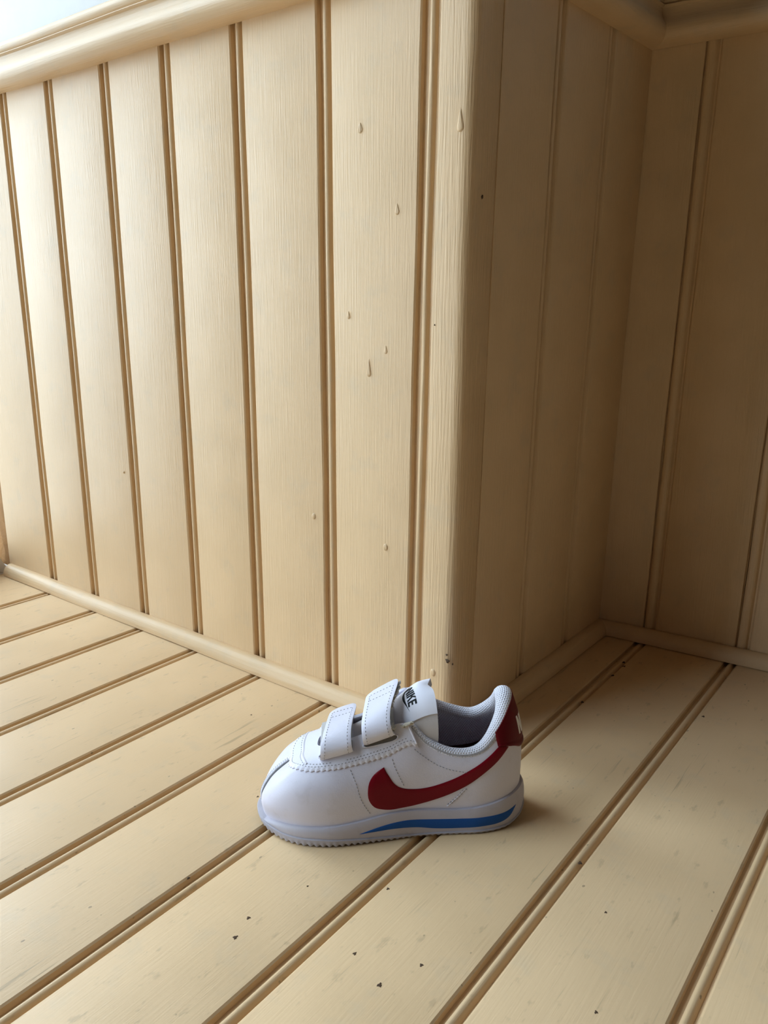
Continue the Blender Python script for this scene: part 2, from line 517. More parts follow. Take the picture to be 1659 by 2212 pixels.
def knit(name, col, pu=1.55, pv=1.25, holes=.22, bs=1.0):
    m, nt, b = newmat(name)
    uv = N(nt, 'ShaderNodeUVMap').outputs[0]
    sp = N(nt, 'ShaderNodeSeparateXYZ'); nt.links.new(uv, sp.inputs[0])
    y = mth(nt, 'DIVIDE', sp.outputs[1], pv); row = mth(nt, 'FLOOR', y)
    x = mth(nt, 'ADD', mth(nt, 'DIVIDE', sp.outputs[0], pu), mth(nt, 'MULTIPLY', mth(nt, 'MODULO', row, 2.0), .5))
    fx = mth(nt, 'SUBTRACT', mth(nt, 'FRACT', x), .5); fy = mth(nt, 'SUBTRACT', mth(nt, 'FRACT', y), .5)
    d = mth(nt, 'SQRT', mth(nt, 'ADD', mth(nt, 'MULTIPLY', fx, fx), mth(nt, 'MULTIPLY', fy, fy)))
    h = ramp(nt, d, .16, .46, 0, 1)
    bump(nt, b, h, bs, .00045)
    c = mixc(nt, h, tuple(x_ * (1 - holes) for x_ in col), col)
    nt.links.new(c, b.inputs['Base Color'])
    b.inputs['Roughness'].default_value = .8
    return m
M_KNIT = knit('collar_knit', (.84, .84, .95))
M_LABEL = knit('woven_label', (.84, .84, .95), .5, .5, .05, .08)

# ---------------------------------------------------------------- upper control net
CN = np.array([
 [(160.8, 0, 5), (160.8, 0, 15), (153.8, 0, 27), (142.5, 0, 36.5), (126, 0, 46)],
 [(157.5, 12, 6), (158.6, 13.2, 17.5), (152.2, 12.5, 29.3), (142, 9.5, 38.5), (125, 4.5, 47)],
 [(148.5, 22, 9), (150.2, 23.4, 20), (146.6, 21.6, 32), (138, 16.3, 41), (121, 8.5, 49.5)],
 [(136, 29, 10.8), (137, 30, 21.5), (135.4, 27.6, 33.5), (129.8, 20.8, 42), (115.5, 10.5, 52.5)],
 [(120, 31.5, 11.7), (120.3, 31.9, 22.5), (119.8, 29.4, 34), (117, 22.5, 44), (107, 11.5, 56)],
 [(103, 30, 13.6), (103, 29.9, 23.5), (102.5, 27.6, 34.8), (101, 21.6, 46), (95.5, 11.5, 60.5)],
 [(85, 27, 16.4), (85, 26.5, 26), (85, 24.8, 37), (85, 20.3, 48.8), (83, 12, 65)],
 [(70, 24.3, 16.6), (70, 24, 27), (70, 22.9, 39), (71, 19.7, 52), (72, 13.5, 66)],
 [(58, 23.3, 16.0), (58, 23.2, 25.5), (58, 22.5, 34.5), (59, 20.8, 44), (61, 16.5, 56)],
 [(44, 22.8, 15.4), (44, 22.9, 25), (44, 22.3, 33.5), (44.5, 21.2, 42), (46, 18.3, 50)],
 [(30, 22.3, 16.4), (29.5, 22.4, 27), (29.5, 21.7, 35.5), (29.5, 20.5, 44), (31, 17.5, 51.5)],
 [(16, 18.5, 19.0), (15.8, 18.6, 31.5), (16.2, 17.7, 42.5), (17.2, 16.3, 53), (19.8, 13.5, 64)],
 [(6.5, 10.5, 20.5), (6.5, 10.6, 35), (7.6, 10, 47.5), (10, 9.2, 61.5), (13.2, 7.6, 76.5)],
 [(2.5, 0, 20.8), (2.2, 0, 38), (3.4, 0, 51.5), (6.4, 0, 65.5), (11.2, 0, 80)],
], float)
far = CN[1:13][::-1].copy(); far[:, :, 1] *= -1
# the far side of the collar stands a little higher
lift = np.interp(far[:, 4, 0], [0, 15, 30, 45, 60, 75, 90], [0, 0, 6.5, 11, 12.5, 8, 0])
far[:, 4, 2] += lift; far[:, 3, 2] += lift * .4; far[:, 4, 1] -= .6
NET = np.concatenate([CN, far]); NS = len(NET)      # 26 stations

def cr(p0, p1, p2, p3, f):
    return .5 * ((2 * p1) + (-p0 + p2) * f + (2 * p0 - 5 * p1 + 4 * p2 - p3) * f * f + (-p0 + 3 * p1 - 3 * p2 + p3) * f ** 3)

def up_row(s):
    i = int(math.floor(s)); f = s - i
    return cr(NET[(i - 1) % NS], NET[i % NS], NET[(i + 1) % NS], NET[(i + 2) % NS], f)

def up(s, t):
    r = up_row(s)
    e = np.concatenate([[2 * r[0] - r[1]], r, [2 * r[4] - r[3]]])
    i = min(max(int(math.floor(t)), 0), 3); f = t - i
    return cr(e[i], e[i + 1], e[i + 2], e[i + 3], f)

def upn(s, t, eps=.02):
    a = up(s + eps, t) - up(s - eps, t)
    t0, t1 = max(t - eps, 0), min(t + eps, 4)
    b = up(s, t1) - up(s, t0)
    n = np.cross(b, a); L = np.linalg.norm(n)
    return n / L if L > 1e-9 else np.array([0, 0, 1.])

_n = upn(4.5, 1.0)
NSIGN = 1.0 if _n[1] > 0 else -1.0
def upo(s, t, off): return up(s, t) + NSIGN * off * upn(s, t)

ns_, nt_ = NS * 8, 41
V = [up(i / 8, 4 * j / (nt_ - 1)) for i in range(ns_) for j in range(nt_)]
UP = mobj('upper', V, gridfaces(ns_, nt_, True, False), M_LEA, shoe, True); fixn(UP)
upbvh = BVHTree.FromPolygons([Vector(v) for v in V], gridfaces(ns_, nt_, True, False))

def side_hit(bvh, l, h, sg=1, off=.4):
    hit = bvh.ray_cast(Vector((l, 80 * sg, h)), Vector((0, -sg, 0)))
    if hit[0] is None:
        hit = bvh.find_nearest(Vector((l, 24 * sg, h)))
    n = hit[1]
    if n.y * sg < 0: n = -n
    return np.array(hit[0]) + off * np.array(n), np.array(n)

def resample(pts, n, closed=False):
    P = np.array(pts, float)
    # smooth with Catmull-Rom then even spacing
    Q = []
    m = len(P)
    for i in range(m - 1):
        a = P[max(i - 1, 0)]; b = P[i]; c = P[i + 1]; d = P[min(i + 2, m - 1)]
        for f in np.linspace(0, 1, 8, endpoint=False): Q.append(cr(a, b, c, d, f))
    Q.append(P[-1]); Q = np.array(Q)
    d = np.concatenate([[0], np.cumsum(np.linalg.norm(np.diff(Q, axis=0), axis=1))])
    t = np.linspace(0, d[-1], n)
    return np.stack([np.interp(t, d, Q[:, k]) for k in range(P.shape[1])], 1)

def slab(name, top, bot, nu, nv, mat, parent, smooth=True, cu=False):
    """closed sheet between two equal grids of points"""
    V = list(top) + list(bot); n = nu * nv
    F = gridfaces(nu, nv, cu)
    B = [tuple(k + n for k in f[::-1]) for f in F]
    sd = []
    for i in range(nu if cu else nu - 1):
        a, b = i * nv, ((i + 1) % nu) * nv
        sd.append((a, b, b + n, a + n)); sd.append((b + nv - 1, a + nv - 1, a + nv - 1 + n, b + nv - 1 + n))
    if not cu:
        for j in range(nv - 1):
            sd.append((j + 1, j, j + n, j + 1 + n)); q = (nu - 1) * nv
            sd.append((q + j, q + j + 1, q + j + 1 + n, q + j + n))
    o = mobj(name, V, F + B + sd, mat, parent); fixn(o)
    if smooth: autosmooth(o, 50)
    return o

def strip_decal(name, ca, cb, nu, nv, bvh, sg, off, mat, parent):
    A, B = resample(ca, nu), resample(cb, nu)
    top, bot = [], []
    for i in range(nu):
        for j in range(nv):
            q = A[i] + (B[i] - A[i]) * j / (nv - 1)
            edge = .45 if j in (0, nv - 1) or i in (0, nu - 1) else 1
            p, n = side_hit(bvh, q[0], q[1], sg, 0)
            top.append(p + n * off * edge); bot.append(p - n * .5)
    return slab(name, top, bot, nu, nv, mat, parent)

# curved tick on both sides
SW_OUT = [(87.5, 43.9), (93, 40.6), (96.1, 36.3), (96.9, 30.6), (96.1, 25.9), (93, 21.6), (88.4, 19.6), (83.2, 18.7), (78, 18.9), (69.6, 19.6), (59.1, 22), (48.8, 25.6), (38.6, 30.7), (29.5, 37.0), (21, 43.5), (13.5, 51)]
SW_IN = [(87.5, 43.9), (85.9, 41), (84.3, 38.7), (81.7, 34.8), (78.1, 31.9), (72.9, 30.3), (65.5, 29.9), (57.2, 31.3), (46.9, 34.8), (38.8, 38.9), (30.8, 43.6), (24.5, 48.2), (18.5, 53.5)]
for sg in (1, -1):
    o = strip_decal('side_tick', SW_OUT, SW_IN, 70, 9, upbvh, sg, .75, M_RED, shoe)
    tag(o, 'dark red leather curved tick')

# stitches -------------------------------------------------------------
def stitch_mesh(name, P, Nn, parent, pitch=2.0, ln=1.25, r=.22, mat=None):
    P = np.array(P); Nn = np.array(Nn)
    d = np.concatenate([[0], np.cumsum(np.linalg.norm(np.diff(P, axis=0), axis=1))])
    V, F = [], []
    def at(x): return np.array([np.interp(x, d, P[:, k]) for k in range(3)]), np.array([np.interp(x, d, Nn[:, k]) for k in range(3)])
    x = .3
    while x + ln < d[-1]:
        a, na = at(x); m_, nm = at(x + ln / 2); c, nc = at(x + ln)
        tv = c - a; tv /= np.linalg.norm(tv); sd = np.cross(tv, nm); sd /= max(np.linalg.norm(sd), 1e-6)
        b0 = len(V)
        for q, sc in ((a - na * .15, .6), (m_ + nm * r * .6, 1), (c - nc * .15, .6)):
            for u, w in ((1, 0), (0, 1), (-1, 0), (0, -1)):
                V.append(q + sd * u * r * sc + nm * w * r * sc)
        for k in range(2):
            for u in range(4):
                F.append((b0 + k * 4 + u, b0 + k * 4 + (u + 1) % 4, b0 + k * 4 + 4 + (u + 1) % 4, b0 + k * 4 + 4 + u))
        F.append((b0, b0 + 1, b0 + 2, b0 + 3)); F.append((b0 + 11, b0 + 10, b0 + 9, b0 + 8))
        x += pitch
    o = mobj(name, V, F, mat or M_STIT, parent, True); fixn(o)
    return o

def side_stitch(pts, parent, off=.15, **kw):
    Q = resample(pts, 40)
    H = [side_hit(upbvh, q[0], q[1], 1, off) for q in Q]
    return stitch_mesh('stitching', [h[0] for h in H], [h[1] for h in H], parent, **kw)
side_stitch([(107.1, 43.5), (103.7, 36.2), (100.7, 26.8), (95.4, 17.5)], UP)
side_stitch([(82.6, 48.3), (81.1, 43.6), (78.0, 37.2), (75.6, 32.2)], UP)
side_stitch([(69.9, 53.5), (64.8, 49.2), (57.6, 44.3), (49.3, 40.8), (38.5, 38.6)], UP)
side_stitch([(38.5, 29.0), (42.7, 24.0), (48.6, 18.0)], UP)
side_stitch([(40.6, 28.2), (44.7, 23.6), (50.6, 18.0)], UP)

# raised heel counter seam
Q = resample([(39.4, 28.8), (43.7, 23.8), (49.8, 17.6)], 14)
top, bot = [], []
for q in Q:
    for j, dx in enumerate((-.7, -.3, .3, .7)):
        p, n = side_hit(upbvh, q[0] + dx, q[1], 1, 0)
        top.append(p + n * (.3 if j in (1, 2) else .05)); bot.append(p - n * .4)
slab('heel_seam', top, bot, 14, 4, M_LEA, UP)

# toe seam: worn raised edge of the far panel and the dark gap beside it
def surf_patch(name, sfun, tfun, nu, nv, off, mat, parent, sink=.4, edge=.3, smooth=True):
    top, bot = [], []
    for i in range(nu):
        for j in range(nv):
            a, b = i / (nu - 1), j / (nv - 1)
            s, t = sfun(a, b), tfun(a, b)
            e = off * (edge if i in (0, nu - 1) or j in (0, nv - 1) else 1)
            top.append(upo(s, t, e)); bot.append(upo(s, t, -sink))
    return slab(name, top, bot, nu, nv, mat, parent, smooth)

def seam_half(t): return .155 + .02 * math.sin(t * 9)
surf_patch('toe_seam_gap', lambda a, b: -.05 + (b - .12) * (.30 + .03 * math.sin(a * 17)) * (1 - .55 * a ** 3), lambda a, b: .08 + 2.92 * a, 40, 5, .22, M_SEAM, UP)
o = surf_patch('toe_seam_edge', lambda a, b: -.05 - .30 * b * (1 - .2 * a) + .012 * math.sin(a * 40), lambda a, b: .05 + 2.95 * a, 60, 6, .95, M_EYE, UP, .3, .35)
for k, dv in enumerate((-.13, -.22)):
    P = [upo(dv, .3 + 2.6 * i / 40, .95) for i in range(41)]; Nn = [NSIGN * upn(dv, .3 + 2.6 * i / 40) for i in range(41)]
    stitch_mesh('stitching', P, Nn, UP, 1.6, 1.1, .2)

# ---------------------------------------------------------------- eyestay with pinked edge
S_END = 7.35
ne = 900
ss = np.linspace(-S_END, S_END, ne)
def tedge(s): return 2.93 + float(np.interp(abs(s), [4.2, 6, 7.35], [0, .14, .38]))
edge_pts = np.array([up(s, tedge(s)) for s in ss])
darc = np.concatenate([[0], np.cumsum(np.linalg.norm(np.diff(edge_pts, axis=0), axis=1))])
def tri(x): return 2 * abs(x - math.floor(x + .5))
top, bot = [], []
nv = 11
for i, s in enumerate(ss):
    te = tedge(s) + .062 * (tri(darc[i] / 3.3) - .5)
    endf = min(1, (S_END - abs(s)) / .12)
    for j in range(nv):
        f = j / (nv - 1)
        t = te + (4.0 - te) * f
        sj = s * (1 - .045 * f)
        off = 1.15 * (.55 if j == 0 else 1) * (.55 + .45 * endf)
        top.append(upo(sj, t, off)); bot.append(upo(sj, t, -.5))
EYE = slab('eyestay', top, bot, ne, nv, M_EYE, shoe)
tag(EYE, 'white leather eyestay with zigzag edge')

def surf_stitch(path, parent, off=1.15, **kw):
    P, Nn = [], []
    for s, t in path: P.append(upo(s, t, off)); Nn.append(NSIGN * upn(s, t))
    stitch_mesh('stitching', P, Nn, parent, **kw)
surf_stitch([(s, tedge(s) + .17) for s in np.linspace(-7.2, 7.2, 300)], EYE)
surf_stitch([(s, tedge(s) + .27) for s in np.linspace(2.2, 3.9, 60)], EYE)
surf_stitch([(s, tedge(s) + .27) for s in np.linspace(4.4, 6.9, 60)], EYE)
# seam across the front of the eyestay
surf_stitch([(s, 3.42 - .30 * (abs(s) / 2.45) ** 2.2) for s in np.linspace(-2.45, 2.45, 80)], EYE)
top, bot = [], []
for s in np.linspace(-2.5, 2.5, 60):
    for j in range(4):
        t = 3.45 - .30 * (abs(s) / 2.45) ** 2.2 + .03 * j
        top.append(upo(s, t, 1.15 + (.45 if j in (1, 2) else 0))); bot.append(upo(s, t, .6))
slab('eyestay_front_seam', top, bot, 60, 4, M_EYE, EYE)

# strap slots: rim ring round a dark sheet, the slot's shade painted in
def slot(sc, tc, hs, ht):
    n = 40
    V, F = [], []
    ring = []
    for k in range(n):
        a = 2 * math.pi * k / n
        ca, sa = math.cos(a), math.sin(a)
        x = math.copysign(abs(ca) ** .45, ca); y = math.copysign(abs(sa) ** .75, sa)
        ring.append((x, y))
    for rr, off in ((1.0, 1.3), (1.10, 1.75), (1.22, 1.75), (1.34, 1.1)):
        for x, y in ring: V.append(upo(sc + hs * x * (1 + (rr - 1) * .35), tc + ht * y * rr, off))
    for k in range(3):
        for i in range(n): F.append((k * n + i, k * n + (i + 1) % n, (k + 1) * n + (i + 1) % n, (k + 1) * n + i))
    o = mobj('slot_rim', V, F, M_EYE, EYE); fixn(o); autosmooth(o, 60)
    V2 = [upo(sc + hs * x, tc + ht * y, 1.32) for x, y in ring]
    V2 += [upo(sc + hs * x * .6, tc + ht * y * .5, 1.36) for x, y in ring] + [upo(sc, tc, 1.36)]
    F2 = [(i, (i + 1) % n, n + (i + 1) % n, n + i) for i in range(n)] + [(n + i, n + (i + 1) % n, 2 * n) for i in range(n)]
    o = mobj('slot_shade_patch', V2, F2, M_SLOT, EYE, True); fixn(o)
for sg in (1, -1):
    slot(3.48 * sg, 3.53, .62, .10)
    slot(5.66 * sg, 3.59, .70, .085)

# ---------------------------------------------------------------- collar, lining, insole
SA, SB = 6.95, 19.05
nc, nr = 150, 16
V, UVc = [], []
acc = 0; prev = None
for i in range(nc):
    f = i / (nc - 1); s = SA + (SB - SA) * f
    p = up(s, 4.0); n = NSIGN * upn(s, 3.95)
    tdir = up(s + .03, 4) - up(s - .03, 4); tdir /= np.linalg.norm(tdir)
    if prev is not None: acc += np.linalg.norm(p - prev)
    prev = p
    hor = n - np.dot(n, tdir) * tdir; hor /= np.linalg.norm(hor)
    vert = np.cross(tdir, hor)
    if vert[2] < 0 and abs(vert[2]) > .2: vert = -vert
    if np.dot(vert, p - up(s, 3.5)) < 0: vert = -vert
    hz = abs(s - 13)
    r1 = np.interp(hz, [0, 1, 2, 3.5, 4.8, 5.85], [5.4, 5.4, 4.9, 3.5, 2.7, 2.2])
    r2 = np.interp(hz, [0, 1, 2, 3.5, 4.8, 5.85], [4.4, 4.4, 4.2, 3.4, 2.8, 2.4])
    cen = p - hor * (r1 * .80) - vert * (r2 * .25)
    for k in range(nr):
        a = 2 * math.pi * k / nr
        V.append(cen + hor * r1 * math.cos(a) + vert * r2 * math.sin(a)); UVc.append((acc, (r1 + r2) / 2 * a))
COLR = mobj('collar', V, gridfaces(nc, nr, False, True), M_KNIT, shoe, True, UVc); fixn(COLR)
tag(COLR, 'padded white knit collar')
surf_stitch([(s, 3.86) for s in np.linspace(7.7, 11.6, 160)], UP, .1, pitch=1.5, ln=1.0, r=.16)

nl, ml = 130, 22
V, UVl = [], []
acc = 0; prev = None
for i in range(nl):
    s = 5.5 + 15.0 * i / (nl - 1)
    p = up(s, 4)
    if prev is not None: acc += np.linalg.norm(p - prev)
    prev = p
    d = 0; pq = None
    hz = abs(s - 13)
    ins = np.interp(hz, [0, 1, 2, 3.5, 6, 7.5], [8.5, 8, 6.5, 5, 3.6, 3])
    for j in range(ml):
        t = 4.0 - 3.6 * j / (ml - 1)
        ins_j = 3.2 + (ins - 3.2) * max(0, 1 - j / 9)
        q = upo(s, t, -ins_j)
        if pq is not None: d += np.linalg.norm(q - pq)
        pq = q
        V.append(q); UVl.append((acc, d))
o = mobj('lining', V, gridfaces(nl, ml), M_KNIT, shoe, True, UVl); fixn(o)
tag(o, 'grey-white mesh lining')
# maroon sock lining low inside the shoe
V = [upo(5.5 + 15.0 * i / 79, .4 + 1.55 * j / 11, -4.4) for i in range(80) for j in range(12)]
o = mobj('sock_lining', V, gridfaces(80, 12), M_INS, shoe, True); fixn(o)
tag(o, 'dark maroon lower lining')
# insole
ring = [upo(s, .75, -2.6) for s in np.linspace(2.5, 23.5, 90)]
cx = np.mean(ring, axis=0)
V = [np.array([p[0], p[1], min(max(p[2], 24), 30)]) for p in ring] + [np.array([cx[0], 0, 26.])]
o = mobj('insole', V, [(i, i + 1, 90) for i in range(89)] + [(89, 0, 90)], M_INS, shoe, True); fixn(o)
tag(o, 'dark maroon insole')

# ---------------------------------------------------------------- tongue
TC_L = resample([(126, 44), (112, 50), (98, 57), (86, 64.5), (76, 72.5), (69, 78.5), (63, 82.3), (58.0, 84.0)], 40)
def tongue(phi, b, off=0.):
    def P(phi, b):
        x = b * 39; i = min(int(x), 38); f = x - i
        l, h = TC_L[i] * (1 - f) + TC_L[i + 1] * f
        R = np.interp(b, [0, .4, .7, 1], [14, 15, 16, 17])
        dp = np.interp(b, [0, .4, .7, 1], [8, 13, 20.5, 26])
        w = -4 + R * math.sin(phi)
        hh = h - dp * (1 - math.cos(phi)) ** .92
        k = max(0, (b - .55) / .45)
        hh += -3.2 * k * math.exp(-((w + 3) / 6.) ** 2) * (b > .9) * (b - .9) * 10     # dip in the top edge
        ll = l - 3.0 * k * max(0, math.sin(phi)) - 1.2 * k * math.exp(-((w + 13) / 4.) ** 2)
        ll += 2.6 * max(0, (b - .84) / .16) * math.exp(-((w + 3.5) / 4.) ** 2)
        return np.array([ll, w, hh])
    p = P(phi, b)
    if off:
        a = P(phi + .02, b) - P(phi - .02, b); c = P(phi, min(b + .01, 1)) - P(phi, max(b - .01, 0))
        n = np.cross(a, c); n /= np.linalg.norm(n)
        if n[2] * math.cos(phi) + n[1] * math.sin(phi) < 0: n = -n
        p = p + n * off
    return p
def tongue_patch(name, p0, p1, b0, b1, nu, nv, off, sink, mat, parent, uvs=False):
    top, bot = [], []
    for i in range(nu):
        for j in range(nv):
            a, b = p0 + (p1 - p0) * i / (nu - 1), b0 + (b1 - b0) * j / (nv - 1)
            top.append(tongue(a, b, off)); bot.append(tongue(a, b, sink))
    o = slab(name, top, bot, nu, nv, mat, parent)
    return o
TG = tongue_patch('tongue', -1.6, 1.95, 0, 1, 50, 44, 1.2, -1.6, M_TONG, shoe)
LB = tongue_patch('label', -1.12, 1.0, .60, 1.0, 40, 30, 2.1, .6, M_LABEL, TG)
lay = LB.data.uv_layers.new(name='UVMap')
for lp in LB.data.loops:
    co = LB.data.vertices[lp.vertex_index].co; lay.data[lp.index].uv = (co.y * 1.2, co.x * 1.3)
tag(LB, 'white woven label with black lettering')

# lettering: letters as polygons on a unit grid (x right, y up), sheared like the printed logo
LET = {
 'N': [[(0, 0), (.22, 0), (.22, 1), (0, 1)], [(.22, 1), (.22, .62), (.50, 0), (.50, .38)], [(.50, 0), (.72, 0), (.72, 1), (.50, 1)]],
 'I': [[(0, 0), (.23, 0), (.23, 1), (0, 1)]],
 'K': [[(0, 0), (.23, 0), (.23, 1), (0, 1)], [(.23, .42), (.23, .66), (.48, 1), (.76, 1)], [(.30, .52), (.44, .70), (.80, 0), (.54, 0)]],
 'E': [[(0, 0), (.23, 0), (.23, 1), (0, 1)], [(.23, .80), (.62, .80), (.62, 1), (.23, 1)], [(.23, .41), (.56, .41), (.56, .60), (.23, .60)], [(.23, 0), (.62, 0), (.62, .20), (.23, .20)]],
}
ADV = {'N': .80, 'I': .31, 'K': .82, 'E': .66}
WORD_W = sum(ADV[c] for c in 'NIKE')
def lettering(name, fn, mat, parent, shear=.22, thick=.25):
    """fn(u in 0..1 along the word, v in 0..1, offset) -> local point"""
    V, F = [], []
    x0 = 0
    for c in 'NIKE':
        for quad in LET[c]:
            q = [((x0 + x + shear * (y - .5)) / WORD_W, y) for x, y in quad]
            m = 6
            for lev in (thick, -.3):
                for i in range(m):
                    for j in range(m):
                        a, b = i / (m - 1), j / (m - 1)
                        u = (q[0][0] * (1 - a) + q[1][0] * a) * (1 - b) + (q[3][0] * (1 - a) + q[2][0] * a) * b
                        v = (q[0][1] * (1 - a) + q[1][1] * a) * (1 - b) + (q[3][1] * (1 - a) + q[2][1] * a) * b
                        V.append(fn(u, v, lev))
            b0 = len(V) - 2 * m * m
            g = gridfaces(m, m)
            F += [tuple(k + b0 for k in f) for f in g]
            per = [(i, 0) for i in range(m - 1)] + [(m - 1, j) for j in range(m - 1)] + [(i, m - 1) for i in range(m - 1, 0, -1)] + [(0, j) for j in range(m - 1, 0, -1)]
            ids = [b0 + i * m + j for i, j in per]
            for k in range(len(ids)):
                a, b = ids[k], ids[(k + 1) % len(ids)]
                F.append((a, b, b + m * m, a + m * m))
        x0 += ADV[c]
    return fixn(mobj(name, V, F, mat, parent))

# on the tongue: reads from the far side to the near side, tops towards the tongue's end
PH0, PH1 = -.02, .60
def tl(u, v, off): return tongue(PH0 + (PH1 - PH0) * u, .792 + .074 * v, 2.0 + off)
lettering('lettering', tl, M_BLACK, LB, .1, .18)
# little swoosh under the word
SWL = resample([(-.05, .90), (-.13, .60), (-.10, .15), (.05, -.22), (.25, -.42), (.5, -.40), (.8, -.18), (1.18, .16)], 40)
SWU = resample([(-.05, .90), (-.02, .5), (.02, .2), (.12, -.04), (.28, -.15), (.5, -.17), (.8, -.06), (1.18, .16)], 40)
top, bot = [], []
for i in range(40):
    for j in range(5):
        q = SWL[i] + (SWU[i] - SWL[i]) * j / 4
        top.append(tl(q[0], q[1] - .08, .18)); bot.append(tl(q[0], q[1] - .08, -.3))
slab('printed_tick', top, bot, 40, 5, M_BLACK, LB)

# ---------------------------------------------------------------- straps
def strap(name, outer, inner, lc, slope, l_near, l_top, label, bul):
    # the path runs from the free end over the fold in the slot back under to the far side
    path = list(reversed(outer)) + list(inner[1:])
    P = resample(path, 70)
    fold = min(range(70), key=lambda i: np.linalg.norm(P[i] - np.array(outer[0])))
    T = np.gradient(P, axis=0); T /= np.linalg.norm(T, axis=1)[:, None]
    Nn = np.stack([-T[:, 1], T[:, 0]], 1)      # in the (w, h) plane
    if Nn[3][1] < 0: Nn = -Nn
    root = empty(name); root.parent = shoe; tag(root, label)
    nw = 13
    def lay(i, x):      # x in 0..1 from toe-side edge to heel-side edge
        f = min(1, i / fold)
        a0 = l_top[0] + (l_near[0] - l_top[0]) * f; a1 = l_top[1] + (l_near[1] - l_top[1]) * f
        if i <= fold:
            a0 += bul[0] * math.sin(math.pi * f ** 1.6); a1 += bul[1] * math.sin(math.pi * f ** 1.6)
        if i < 4:         # rounded free end
            cut = (1 - math.sqrt(max(0, 1 - ((4 - i) / 4.) ** 2))) * 3.2
            a0 -= cut; a1 += cut * .5
        return a0 + (a1 - a0) * x
    def pt(i, x, off):
        l = lay(i, x)
        sl = slope[0] + (slope[1] - slope[0]) * min(1, i / fold)
        sag = -.5 * math.sin(math.pi * x) + .5
        wob = .25 * math.sin(i * .33 + x * 3)
        return np.array([l, P[i][0] + Nn[i][0] * off, P[i][1] + Nn[i][1] * (off) + sl * (lc - l) + wob])
    def sheet(nm, o1, o0, mat, i0=0, i1=70, x0=0., x1=1.):
        top, bot = [], []
        for i in range(i0, i1):
            for j in range(nw):
                x = x0 + (x1 - x0) * j / (nw - 1)
                e = .35 if j in (0, nw - 1) else 0
                top.append(pt(i, x, o1 - e)); bot.append(pt(i, x, o0 + e * .3))
        return slab(nm, top, bot, i1 - i0, nw, mat, root)
    sheet('strap_leather', 1.5, .35, M_STRAP)
    sheet('strap_lining', .35, -.9, M_STRAPIN, 0, 70, .02, .985)
    for x in (.13, .87):
        P3 = [pt(i, x, 1.5) for i in range(4, fold + 4)]
        N3 = [np.array([0, Nn[i][0], Nn[i][1]]) for i in range(4, fold + 4)]
        stitch_mesh('stitching', P3, N3, root, 2.1, 1.35, .22)
    for ii in (4, 8):
        P3 = [pt(ii, x, 1.5) for x in np.linspace(.13, .87, 20)]
        stitch_mesh('stitching', P3, [np.array([0, Nn[ii][0], Nn[ii][1]])] * 20, root, 2.1, 1.35, .2)
    return root, pt, fold
st1 = strap('front_strap', [(18.5, 51.3), (20.5, 53.7), (20.4, 57), (17, 60.5), (10, 63), (1, 64.4), (-9, 64.2)],
      [(18.5, 51.3), (16, 52.2), (12.5, 54), (4, 57), (-7, 57.5), (-16, 53), (-20, 47)], 113, (.33, .26), (124.4, 105.0), (118.6, 102.6), 'front white strap nearest the toe', (.8, 2.2))
st2 = strap('rear_strap', [(16.5, 60), (18.6, 62.6), (18.9, 66), (16.5, 70), (10, 74), (1, 77), (-9, 77.8)],
      [(16.5, 60), (14, 60.8), (10.5, 63), (4, 66.5), (-6, 67.5), (-15, 62), (-20, 54)], 88, (.56, .34), (98.4, 80.8), (96.9, 77.2), 'rear white strap nearest the tongue label', (2.4, 4.2))

# worn hook tape fraying out from under the rear strap
def fuzz(pt, rows, parent):
    V, F = [], []
    for _ in range(260):
        i = random.randint(*rows); x = random.uniform(.93, 1.04)
        p = pt(i, x, random.uniform(-2.2, .2))
        d = np.array([-random.uniform(.5, 2.2), random.uniform(-1.6, 1.6), random.uniform(-1.2, 2.0)])
        s = np.array([random.uniform(-.2, .2), random.uniform(.1, .25), random.uniform(-.2, .2)])
        b = len(V); V += [p - s, p + s, p + d * .6 + s * .7 + np.array([0, 0, .2]), p + d]
        F += [(b, b + 1, b + 2), (b, b + 2, b + 3)]
    return tag(mobj('frayed_hook_tape', V, F, M_FUZZ, parent), 'frayed grey hook tape', kind='stuff')
fuzz(st2[1], (1, 16), st2[0])
top, bot = [], []
for i in range(1, 38):
    for j in range(5):
        x = .90 + (.17 if i < 12 else .10) * j / 4 + .04 * math.sin(i * 1.7) * (j == 4)
        top.append(st2[1](i, x, -1.2 - .5 * math.sin(i + j))); bot.append(st2[1](i, x, -2.6))
slab('hook_tape', top, bot, 37, 5, M_FUZZ, st2[0])

# torn corner of the eyestay showing foam
V, F = [], []
bm = bmesh.new(); bmesh.ops.create_icosphere(bm, subdivisions=3, radius=1)
base = upo(6.85, 3.97, .9)
for v in bm.verts:
    n = v.co.normalized(); k = 1 + .18 * math.sin(n.x * 9) * math.sin(n.y * 8 + 1) + rng.normal(0, .12)
    v.co = Vector((n.x * 3.8 * k, n.y * 1.6 * k, n.z * 1.0 * k - n.x * 1.5)) + Vector(base)
me = bpy.data.meshes.new('torn_foam'); bm.to_mesh(me); bm.free(); me.materials.append(M_FOAM)
for p in me.polygons: p.use_smooth = True
o = bpy.data.objects.new('torn_foam', me); COL.objects.link(o); o.parent = EYE
tag(o, 'worn tan foam at torn eyestay corner')
